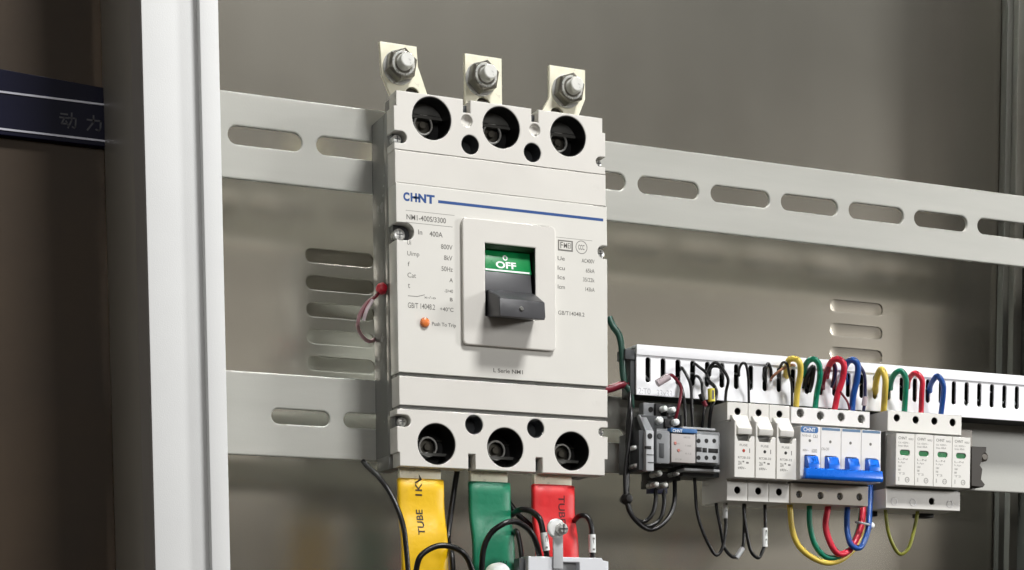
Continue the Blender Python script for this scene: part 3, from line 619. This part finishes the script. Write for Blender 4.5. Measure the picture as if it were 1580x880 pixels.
for px, py, r in ((1024, 631, 2.0), (1037, 633, 2.0), (1017, 649, 2.4), (1042, 652, 2.3), (1016, 731, 2.0), (1043, 731, 1.6), (1011, 748, 2.0), (1025, 749, 2.0), (978, 691, 1.6), (980, 719, 1.6)):
    a_ = at(px, py, -36)
    MB().rev(a_.x, a_.z, [(-39, 0), (-38.8, r*.6), (-38, r), (-36, r*1.05), (-30 if 640 < py < 660 else -26, r)], 16).build('screw_head', m_white if py < 700 else m_steel, ct)
b = MB()
for px0, py0, px1, py1, y in ((1012, 622, 1020, 660, -33), (1028, 624, 1033, 646, -32), (1026, 646, 1036, 660, -36), (1046, 640, 1052, 660, -34), (1004, 727, 1050, 742, -26), (1001, 740, 1032, 754, -24)):
    b = MB(); pbox(b, px0, py0, px1, py1, y, -12, .4); b.build('terminal_barrier', m_black, ct)
b = MB(); pbox(b, 1004, 752, 1030, 762, -27, -20, .5); b.build('blue_ferrule', m_wnavy, ct)
ov = thing('thermal_overload_relay', (at(1062, 690, -30)), 'grey overload relay with pink label and blue header, left of the fuse holders', 'overload relay')
pbox(MB(), 1013, 661, 1111, 718, -42, -11, 1.2).build('body', m_grey, ov)
pbox(MB(), 1013, 664, 1034, 716, -46, -42.1, 1.2).build('adjustment_section', m_grey, ov)
pbox(MB(), 1018, 684, 1025, 706, -46.6, -45.9, .2).build('reset_slot', m_ctgrey, ov)
a_ = at(1018, 673, -46.4); MB().rev(a_.x, a_.z, [(-46.6, 0), (-46.5, 1.8), (-46, 2.0)], 16).build('dial', m_ctgrey, ov)
lab_ = pbox(MB(), 1036, 669, 1073, 715, -46.5, -42.1, .3).build('label_plate', m_pink, ov)
hd = pbox(MB(), 1035, 660, 1076, 669, -47, -42.1, .3).build('blue_header', m_hdr, ov)
a_, c2 = at(1038, 667, -47.05), at(1053, 663, -47.05); MB().text('CHNT', a_.x, c2.x, a_.z, c2.z, -47.02, .02).build('brand_lettering', m_white, hd)
b = MB()
for px, py, s_ in ((1042, 684, 'Reset'), (1046, 695, 'Test'), (1058, 675, 'NR2-25'), (1060, 688, '7-10A'), (1060, 700, 'A 1.5'), (1045, 709, 'STOP')):
    a_ = at(px, py, -46.5); b.text(s_, a_.x-1.5, a_.x+3.4, a_.z-.6, a_.z+.6, -46.5, 0)
b.build('label_print', m_inklt, lab_)
a_ = at(1042, 684, -46.5); c2 = at(1047, 695, -46.5)
MB().rev(a_.x, a_.z, [(-46.9, 0), (-46.9, 1.0), (-46.4, 1.2)], 14).rev(c2.x, c2.z, [(-46.9, 0), (-46.9, 1.0), (-46.4, 1.2)], 14).build('setting_button', M('salmon button', (190, 120, 110), .4), lab_)
tbk = pbox(MB(), 1075, 670, 1109, 715, -47, -42.1, .6).build('terminal_block', m_lgrey, ov)
pbox(MB(), 1052, 658, 1104, 665, -38, -30, .5).build('upper_ledge', m_lgrey, ov)
b = MB()
for px in (1078, 1090, 1102):
    for py in (680.5, 706.5):
        a_ = at(px, py, -47); b.rev(a_.x, a_.z, [(-47.15, 0), (-47.15, 1.5), (-46.6, 1.7)], 16)
for px0, px1, dyy in ((1075, 1083, 0), (1084, 1091, 1), (1093, 1108, 2)): pbox(b, px0, 690+dyy, px1, 697.5+dyy, -47.2, -46.5, .15)
b.build('terminal_hole', m_black, tbk)
pbox(MB(), 1056, 722, 1111, 729, -42, -30, .5).build('lower_ledge', m_lgrey, ov)
pbox(MB(), 1054, 717, 1110, 737, -34, -11, .6).build('lower_housing', m_ctgrey, ov)
# ================================================================== cables
def cable(name, label, pts, r, m, cat='cable', group=None, marks=None, kind_n=12):
    P3 = [at(*p) for p in pts]
    for v in P3[1:-1]: v += Vector((random.uniform(-.45, .45), random.uniform(-.6, .6), random.uniform(-.45, .45)))
    org = P3[0]
    o = MB().tube(P3, r, 8, kind_n).build(name, m, None, loc=org, smooth=80)
    tag(o, label, cat, group)
    if marks:
        for (p0, p1, rr, mm_, nm, txt) in marks:
            a0, a1 = at(*p0), at(*p1)
            s_ = MB().tube([a0, (a0+a1)/2, a1], rr, 4, 16).build(nm, mm_, o, smooth=60)
            if txt:
                x_ = (a0.x+a1.x)/2; yb = (a0.y+a1.y)/2-rr
                MB().text(txt, x_-.8, x_+.8, min(a0.z, a1.z)+1.4, max(a0.z, a1.z)-1.4, yb, 0, 90).build('marker_print', m_ink, s_)
    return o
w1, w2 = -36, -48
GT = 'coloured cables arching from the duct into the modules'
cable('yellow_cable', 'yellow cable arching from the duct into the left pole of the four pole breaker', [(1213, 590, -20), (1213, 572, -30), (1218, 557, -38), (1227, 553.5, -42), (1234, 562, -44), (1235, 580, -42), (1231, 605, -38), (1228, 636, -34)], 2.15, m_wyel, group=GT)
cable('green_cable', 'green cable arching from the duct into the second pole of the four pole breaker', [(1240, 592, -20), (1240, 572, -30), (1246, 558, -38), (1256, 554, -42), (1264, 564, -44), (1264, 585, -42), (1260, 608, -38), (1257, 640, -34)], 2.1, m_wgrn, group=GT)
cable('red_cable', 'red cable arching from the duct into the third pole of the four pole breaker', [(1274, 592, -20), (1277, 570, -30), (1285, 558, -38), (1294, 555, -42), (1301, 564, -44), (1300, 585, -42), (1292, 610, -38), (1286, 642, -34)], 2.25, m_wred, group=GT)
cable('blue_cable', 'blue cable arching from the duct into the right pole of the four pole breaker', [(1305, 592, -20), (1303, 573, -30), (1309, 559, -38), (1317, 556, -42), (1325, 566, -44), (1323, 588, -42), (1316, 612, -38), (1314, 644, -34)], 2.3, m_wblu, group=GT)
cable('yellow_cable', 'yellow cable rising out of the duct beside the surge protector, left of its green neighbour', [(1351, 612, -20), (1351, 595, -30), (1355, 577, -36), (1361, 571, -40), (1366, 583, -42), (1366, 605, -40), (1363, 640, -30)], 2.3, m_wyel, group=GT)
cable('green_cable', 'green cable arching from the duct into the left pole of the surge protector', [(1374, 612, -20), (1374, 592, -28), (1381, 577, -36), (1390, 574, -40), (1398, 585, -42), (1398, 605, -40), (1395, 642, -34)], 2.1, m_wgrn, group=GT)
cable('red_cable', 'red cable arching from the duct into the second pole of the surge protector', [(1401, 612, -20), (1402, 590, -28), (1408, 578, -36), (1415, 577, -40), (1422, 588, -42), (1422, 610, -40), (1421, 644, -34)], 2.0, m_wred, group=GT)
cable('blue_cable', 'blue cable arching from the duct into the third pole of the surge protector', [(1435, 615, -20), (1435, 598, -28), (1440, 586, -36), (1447, 581, -40), (1455, 592, -42), (1455, 610, -40), (1451, 646, -34)], 2.0, m_wblu, group=GT)
GB = 'coloured cables looping below the four pole breaker'
cable('yellow_cable', 'yellow cable looping lowest below the four pole breaker', [(1217, 765, -32), (1218, 785, -33), (1222, 815, -35), (1232, 840, -36), (1250, 859, -37), (1274, 867.5, -37), (1296, 864, -36), (1314, 850, -34), (1326, 832, -31), (1331, 800, -28), (1333, 765, -24)], 2.1, m_wyel, group=GB)
cable('green_cable', 'green cable looping below the four pole breaker, inside the yellow loop', [(1250, 765, -32), (1249, 785, -33), (1250, 812, -35), (1258, 840, -36), (1272, 858, -37), (1288, 862, -36), (1306, 852, -33), (1320, 830, -29), (1328, 800, -26), (1330, 765, -24)], 2.0, m_wgrn, group=GB)
cable('red_cable', 'red cable looping below the four pole breaker, tied to the blue cable', [(1280, 765, -32), (1277, 785, -34), (1275, 812, -37), (1281, 839, -39), (1294, 854, -40), (1309, 851, -39), (1320, 836, -37), (1328, 812, -34), (1332, 785, -31), (1332, 765, -28)], 2.3, m_wred, group=GB)
cable('blue_cable', 'blue cable looping below the right pole of the four pole breaker', [(1310, 765, -32), (1308, 785, -34), (1307, 815, -38), (1312, 838, -42), (1321, 846, -43), (1331, 840, -42), (1339, 818, -39), (1341, 790, -34), (1342, 755, -26), (1343, 735, -18)], 2.1, m_wblu, group=GB)
cable('earth_cable', 'thin olive yellow and green earth cable looping below the surge protector', [(1365, 775, -32), (1367, 795, -33), (1371, 822, -34), (1378, 844, -34), (1389, 855, -34), (1401, 846, -34), (1410, 824, -34), (1415, 795, -33), (1416, 775, -32)], 1.35, m_wygr)
ti = thing('cable_tie', (at(1337, 806, -44)), 'translucent white cable tie with a round head holding the red and blue cables', 'cable tie')
MB().tube([at(1320, 806, -38), at(1328, 807, -42), at(1338, 809, -42), at(1345, 811, -36)], .9, 6, 10).build('strap', m_lgrey, ti)
a_ = at(1345, 811, -38); MB().rev(a_.x, a_.z, [(-40, 0), (-39.6, 1.6), (-38.5, 2.4), (-37, 2.5), (-36, 0)], 20).build('tie_head', m_white, ti)
# thin dark wires around the slots
GS = 'thin wires looping between duct slots'
cable('brown_wire', 'thin brown wire crossing from the duct to the first yellow cable', [(1189, 590, -20), (1191, 582, -31), (1205, 571, -34), (1222, 563, -32), (1228, 566, -22)], .95, m_wbrn, 'wire')
cable('black_wire', 'thin black wire arching over a slot just left of the first yellow cable', [(1201, 600, -20), (1202, 575, -31), (1208, 560, -36), (1214, 562, -37), (1218, 578, -35), (1221, 596, -31), (1222, 640, -30)], .95, m_wblk, 'wire')
cable('black_wire', 'thin black wire springing from the slot above the second fuse holder', [(1141, 590, -20), (1141, 570, -30), (1146, 560.5, -34), (1151, 564, -35), (1154, 580, -34), (1155, 598, -31), (1156, 640, -30)], .95, m_wblk, 'wire')
cable('black_wire', 'thin black wire standing in the slot above the third fuse holder', [(1182, 600, -20), (1181, 578, -28), (1186, 562, -28), (1190, 575, -28), (1188, 600, -22)], 1.1, m_wblk, 'wire')
cable('dark_red_wire', 'dark red wire looping behind the third arched cable', [(1270, 608, -20), (1271, 590, -30), (1278, 568, -34), (1284, 559, -34), (1288, 570, -32), (1284, 600, -24)], 1.6, m_wdred, 'wire')
cable('dark_blue_wire', 'dark blue wire hanging between the red and the blue arched cables', [(1276, 566, -20), (1281, 558, -32), (1288, 566, -34), (1288, 585, -32), (1283, 598, -28)], 1.0, m_wnavy, 'wire')
cable('dark_blue_wire', 'dark blue wire hanging right of the arched blue cable down to a clear ferrule', [(1322, 570, -20), (1328, 566, -33), (1334, 580, -36), (1336, 600, -35), (1335, 618, -34), (1332, 636, -32)], 1.2, m_wnavy, 'wire', marks=[((1335, 612, -35), (1333, 626, -34), 1.9, m_clear, 'ferrule_sleeve', None)])
cable('dark_red_wire', 'thin dark red wire slanting from the red to the blue arched cable', [(1296, 604, -41), (1302, 612, -40), (1308, 622, -38), (1312, 640, -34)], .8, m_wdred, 'wire')
cable('black_wire', 'thin black wire bundle filling the slot behind the arched green cable', [(1240, 600, -26), (1246, 580, -29), (1254, 566, -30), (1253, 590, -29), (1248, 606, -24)], 1.8, m_wblk, 'wire')
# wires to contactor
cable('dark_red_wire', 'dark red wire bending from a pink lug down into the contactor', [(1026, 585, -36), (1034, 578, -37), (1043, 585, -38), (1050, 598, -38), (1050, 612, -38), (1046, 628, -38), (1042, 648, -36)], 1.1, m_wdred, 'wire',
      marks=[((1014, 592, -36), (1032, 581, -37.5), 2.6, m_clear, 'pink_lug', None)])
cable('black_wire', 'black wire from the third duct slot to the overload relay', [(1048, 575, -20), (1050, 568, -29), (1059, 578, -34), (1066, 598, -36), (1068, 630, -37), (1069, 664, -36)], 1.1, m_wblk, 'wire')
cable('black_wire', 'black wire just left of the one ending at the overload relay header', [(1044, 592, -20), (1049, 590, -29), (1053, 606, -34), (1056, 630, -36), (1058, 664, -36)], 1.1, m_wblk, 'wire')
cable('black_wire', 'black wire crossing over two duct slots towards the arching pair', [(1069, 570, -20), (1071, 561, -29), (1080, 567, -33), (1090, 576, -33), (1092, 588, -24)], 1.0, m_wblk, 'wire')
cable('black_wire', 'black wire with a dark red ferrule ending above the overload relay', [(1068, 590, -20), (1073, 581, -29), (1081, 590, -34), (1084, 608, -36), (1087, 624, -37), (1085, 642, -37), (1083, 662, -35)], 1.0, m_wblk, 'wire',
      marks=[((1081, 608, -37), (1085, 619, -37.5), 1.9, m_black, 'ferrule_sleeve', None), ((1085, 619, -37.5), (1089, 627, -37.5), 1.7, m_wdred, 'red_ferrule', None)])
cable('black_wire', 'black wire with a yellow marker sleeve above the overload relay', [(1090, 580, -20), (1094, 588, -30), (1103, 600, -36), (1105, 612, -37), (1099, 627, -38), (1095, 645, -37), (1094, 664, -35)], 1.3, m_wblk, 'wire',
      marks=[((1097, 600, -39), (1098, 620, -39), 2.5, m_ytag, 'yellow_marker', '1')])
cable('black_wire', 'black wire arching up and right over the sixth duct slot', [(1092, 582, -20), (1093, 570, -30), (1102, 560.5, -34), (1113, 567, -35), (1123, 586, -36), (1121, 604, -34), (1119, 622, -30)], 1.1, m_wblk, 'wire')
cable('black_wire', 'short black wire tucked under the arching one at the sixth duct slot', [(1095, 592, -20), (1097, 570, -30), (1106, 565, -33), (1113, 570, -31), (1116, 590, -22)], 1.1, m_wblk, 'wire')
# thick bundle left of the contactor
GBU = 'black cables bundled beside the contactor'
cable('black_cable', 'thick black cable dropping beside the contactor and looping to its left bottom terminal', [(972, 596, -20), (972, 625, -26), (968, 670, -28), (966, 730, -28), (967, 772, -28), (976, 796, -29), (992, 806, -30), (1005, 796, -30), (1011, 775, -29), (1012, 752, -26)], 1.5, m_wblk, group=GBU)
cable('black_cable', 'thick black cable dropping beside the contactor and looping to its middle bottom terminal', [(974, 600, -16), (975, 630, -22), (972, 670, -24), (969, 730, -25), (969, 775, -26), (981, 803, -27), (1001, 813, -28), (1018, 801, -28), (1025, 780, -28), (1024, 756, -26)], 1.5, m_wblk, group=GBU)
cable('black_cable', 'thick black cable dropping beside the contactor and making the widest loop to its right terminal', [(969, 604, -18), (974, 640, -30), (971, 680, -32), (965, 730, -32), (968, 780, -32), (983, 807, -32), (1006, 818, -32), (1027, 804, -31), (1040, 777, -29), (1041, 735, -24)], 1.6, m_wblk, group=GBU)
a_ = at(967, 770, -31)
tag(MB().rev(a_.x, a_.z, [(-36, 0), (-35.5, 2.4), (-31, 4.4), (-26, 3.0), (-24, 0)], 16).build('cable_clamp', m_black, None, loc=a_), 'small black clamp around the bundle where the three loops begin', 'clamp')
cable('green_cable', 'dark green cable coming from behind the breaker down to the black bundle', [(940, 490, -14), (946, 503, -16), (955, 518, -18), (960, 540, -20), (960, 572, -20), (964, 592, -20), (972, 606, -22), (974, 630, -20)], 2.3, m_wteal)
cable('dark_red_cable', 'thick dark red cable stub between the breaker and the duct end', [(930, 602, -20), (944, 600, -20), (962, 594, -20), (972, 600, -18)], 2.7, m_wdred)
# wire loops under the fuse holders
cable('black_wire', 'black wire loop from the overload relay bottom up to the marked end at left', [(1071, 730, -24), (1072, 760, -26), (1075, 785, -28), (1083, 815, -30), (1095, 845, -31), (1106, 856, -31), (1115, 846, -31), (1119, 815, -30), (1119, 760, -28)], 1.2, m_wblk, 'wire', marks=[((1119, 800, -30), (1119, 774, -29), 1.75, m_white, 'marker_sleeve', '31')])
cable('black_wire', 'black wire loop from the fuse holders down to a grey taped end', [(1105, 765, -26), (1106, 785, -28), (1110, 812, -30), (1118, 842, -30), (1128, 858, -30), (1138, 859, -30), (1145, 848, -30), (1149, 825, -29), (1149, 765, -28)], 1.2, m_wblk, 'wire', marks=[((1136, 861, -30.5), (1146, 846, -30.5), 1.9, m_lgrey, 'grey_tape', None)])
cable('black_wire', 'black wire loop under the right fuse holder with a white marker sleeve', [(1148, 765, -30), (1149, 790, -31), (1152, 820, -32), (1159, 850, -33), (1168, 862, -33), (1176, 853, -33), (1180, 830, -32), (1180, 765, -29)], 1.2, m_wblk, 'wire', marks=[((1180, 844, -33), (1180, 815, -32.5), 2.1, m_white, 'marker_sleeve', '33')])
# wires around the busbars
GL = 'black wires around the busbars'
cable('black_wire', 'black wire falling from the breaker corner down the left edge of the yellow busbar', [(560, 712, -26), (566, 720, -30), (588, 741, -49), (606, 768, -57), (620, 806, -63), (628, 845, -65), (631, 900, -65)], 1.7, m_wblk, 'wire')
cable('black_wire', 'black wire dropping straight between the yellow and green busbars', [(706, 722, -26), (704, 735, -26), (699, 775, -30), (692, 830, -36), (697, 858, -49), (700, 900, -51)], 1.9, m_wblk, 'wire')
cable('black_wire', 'black wire arch spanning from the yellow to the green busbar at the bottom', [(640, 905, -59), (642, 878, -61), (650, 858, -62), (667, 845, -63), (687, 842, -63), (708, 850, -63), (723, 866, -61), (734, 900, -59)], 1.9, m_wblk, 'wire')
cable('black_wire', 'large black wire arch crossing the green busbar', [(742, 910, -59), (743, 878, -61), (747, 846, -63), (758, 823, -65), (777, 809, -67), (797, 806, -67), (815, 817, -67), (828, 838, -65), (835, 870, -61)], 1.9, m_wblk, 'wire')
cable('black_wire', 'black wire rising behind the green busbar and ending in a marker beside the metal strap', [(780, 800, -30), (790, 794, -36), (803, 787, -51), (818, 788, -57), (831, 800, -63), (838, 818, -65), (843, 850, -65), (844, 870, -63)], 2.0, m_wblk, 'wire', marks=[((839, 822, -65.5), (843, 850, -65.5), 2.5, m_white, 'marker_sleeve', '12')])
cable('black_wire', 'black wire slanting down from the green busbar to behind the red one', [(780, 768, -26), (788, 780, -28), (800, 794, -30), (816, 808, -30), (830, 822, -28)], 1.9, m_wblk, 'wire')
cable('black_wire', 'small black wire hook between the green and red busbars', [(780, 840, -32), (788, 828, -38), (796, 820, -51), (802, 834, -53), (806, 860, -55), (807, 900, -55)], 1.7, m_wblk, 'wire')
cable('black_wire', 'black wire hooked from behind the red busbar to a white marker at its right', [(872, 822, -30), (882, 809, -36), (893, 797.5, -51), (904, 798, -55), (912, 813, -57), (914, 845, -57), (915, 872, -57)], 1.8, m_wblk, 'wire', marks=[((913.5, 825, -57.5), (914, 853, -57.5), 2.4, m_white, 'marker_sleeve', '14')])
# pale grey unit cut by the lower edge of the frame, with its metal strap
pu = thing('terminal_unit', (at(875, 870, -65)), 'light grey plastic unit at the bottom edge in front of the red busbar', 'terminal unit')
Pb = lambda px, py: P(px, py, -67)
xa, za = Pb(815, 858); xb, zb = Pb(939, 866)
x1_, _ = Pb(862, 866); x2_, _ = Pb(894, 866)
MB().plate([(xa, za-90), (xb, za-90), (xb, za-2.2), (xb-4, za-1.6), (xb-5, za), (xa, za)], [rrect(x1_, x2_, za-45, za-3.4, .6)], -67, -53, .6).build('housing', M('pale grey plastic', (222, 224, 228), .42, 0, .03, 50, .1, 1200), pu)
MB().box(x1_-.5, x2_+.5, -62, -59, za-46, za-3).build('recess', m_lgrey, pu)
MB().box(xa-4.2, xa-.3, -62, -53, za-90, za-1.0, .5).build('side_edge', m_ctgrey, pu)
bx0, _ = Pb(852, 830); bx1, _ = Pb(867, 830); _, bzt = Pb(858, 812)
st = MB().box(bx0, bx1, -69, -67.4, za-8, bzt+2, .5).build('metal_strap', m_lgrey, pu, label='vertical metal strap with a screw at its top')
cx_, cz_ = Pb(857, 816)
MB().rev(cx_, cz_, [(-69.6, 0), (-69.6, 5.6), (-69, 6.4), (-67.5, 6.4)], 32).build('strap_washer', m_white, st)
sc = MB().rev(cx_+2.4, cz_-.6, [(-75, 0), (-74.8, 2.4), (-73.6, 3.8), (-69.8, 4.0)], 24).build('strap_screw', m_steel, st)
MB().box(cx_-.4, cx_+5.2, -75.3, -74.5, cz_-1, cz_-.2).box(cx_+2, cx_+2.8, -75.3, -74.5, cz_-3.4, cz_+2.2).build('screw_slot', m_ctgrey, sc)
a_ = at(771, 887, -58)
tag(MB().rev(a_.x, a_.z, [(-65, 0), (-64.4, 3.6), (-62, 6.6), (-58, 8.0), (-51, 8.0)], 32).build('bolt_cap', m_white, None, loc=a_), 'white round bolt cap on the green busbar at the bottom edge', 'bolt cap')
# red probe wire left of the breaker
rc = thing('red_capped_wire', (at(572, 480, -12)), 'grey looped wire with a red cap hanging left of the breaker', 'wire')
MB().tube([at(589, 448, -20), at(579, 458, -22), at(566, 468, -22), at(556, 484, -20), at(552, 502, -18), at(558, 518, -12), at(570, 527, -4), at(584, 520, 2)], 1.25, 8, 12).build('outer_sheath', M('pinkish grey sheath', (150, 112, 116), .35, 0, .15, 60), rc)
MB().tube([at(590, 446, -20), at(580, 457, -23), at(570, 466, -23), at(564, 476, -22), at(560, 490, -20)], 1.0, 8, 12).build('red_core', m_wdred, rc)
MB().tube([at(575, 463, -24), at(566, 478, -24), at(561, 494, -22)], 1.2, 8, 12).build('pink_core', m_clear, rc)
a_ = at(589, 446, -22)
MB().rev(a_.x, a_.z, [(-27, 0), (-26.4, 2.2), (-24, 3.6), (-21, 3.8), (-18, 2.4), (-17, 0)], 20).build('red_cap', m_redcap, rc)
# pressed dark clips under the modules
b1 = MB(); pbox(b1, 1340, 788, 1354, 797, -22, -12, .5); tag(b1.build('rail_clip', m_black, None, loc=at(1347, 792, -20)), 'black rail clip under the gap right of the four pole breaker', 'clip')
b1 = MB(); pbox(b1, 1420, 786, 1441, 799, -22, -12, .5); tag(b1.build('rail_clip', m_black, None, loc=at(1430, 792, -20)), 'black rail clip under the surge protector', 'clip')
# ------------------------------------------------------------------ render
S.render.engine = 'CYCLES'
S.cycles.max_bounces = 8
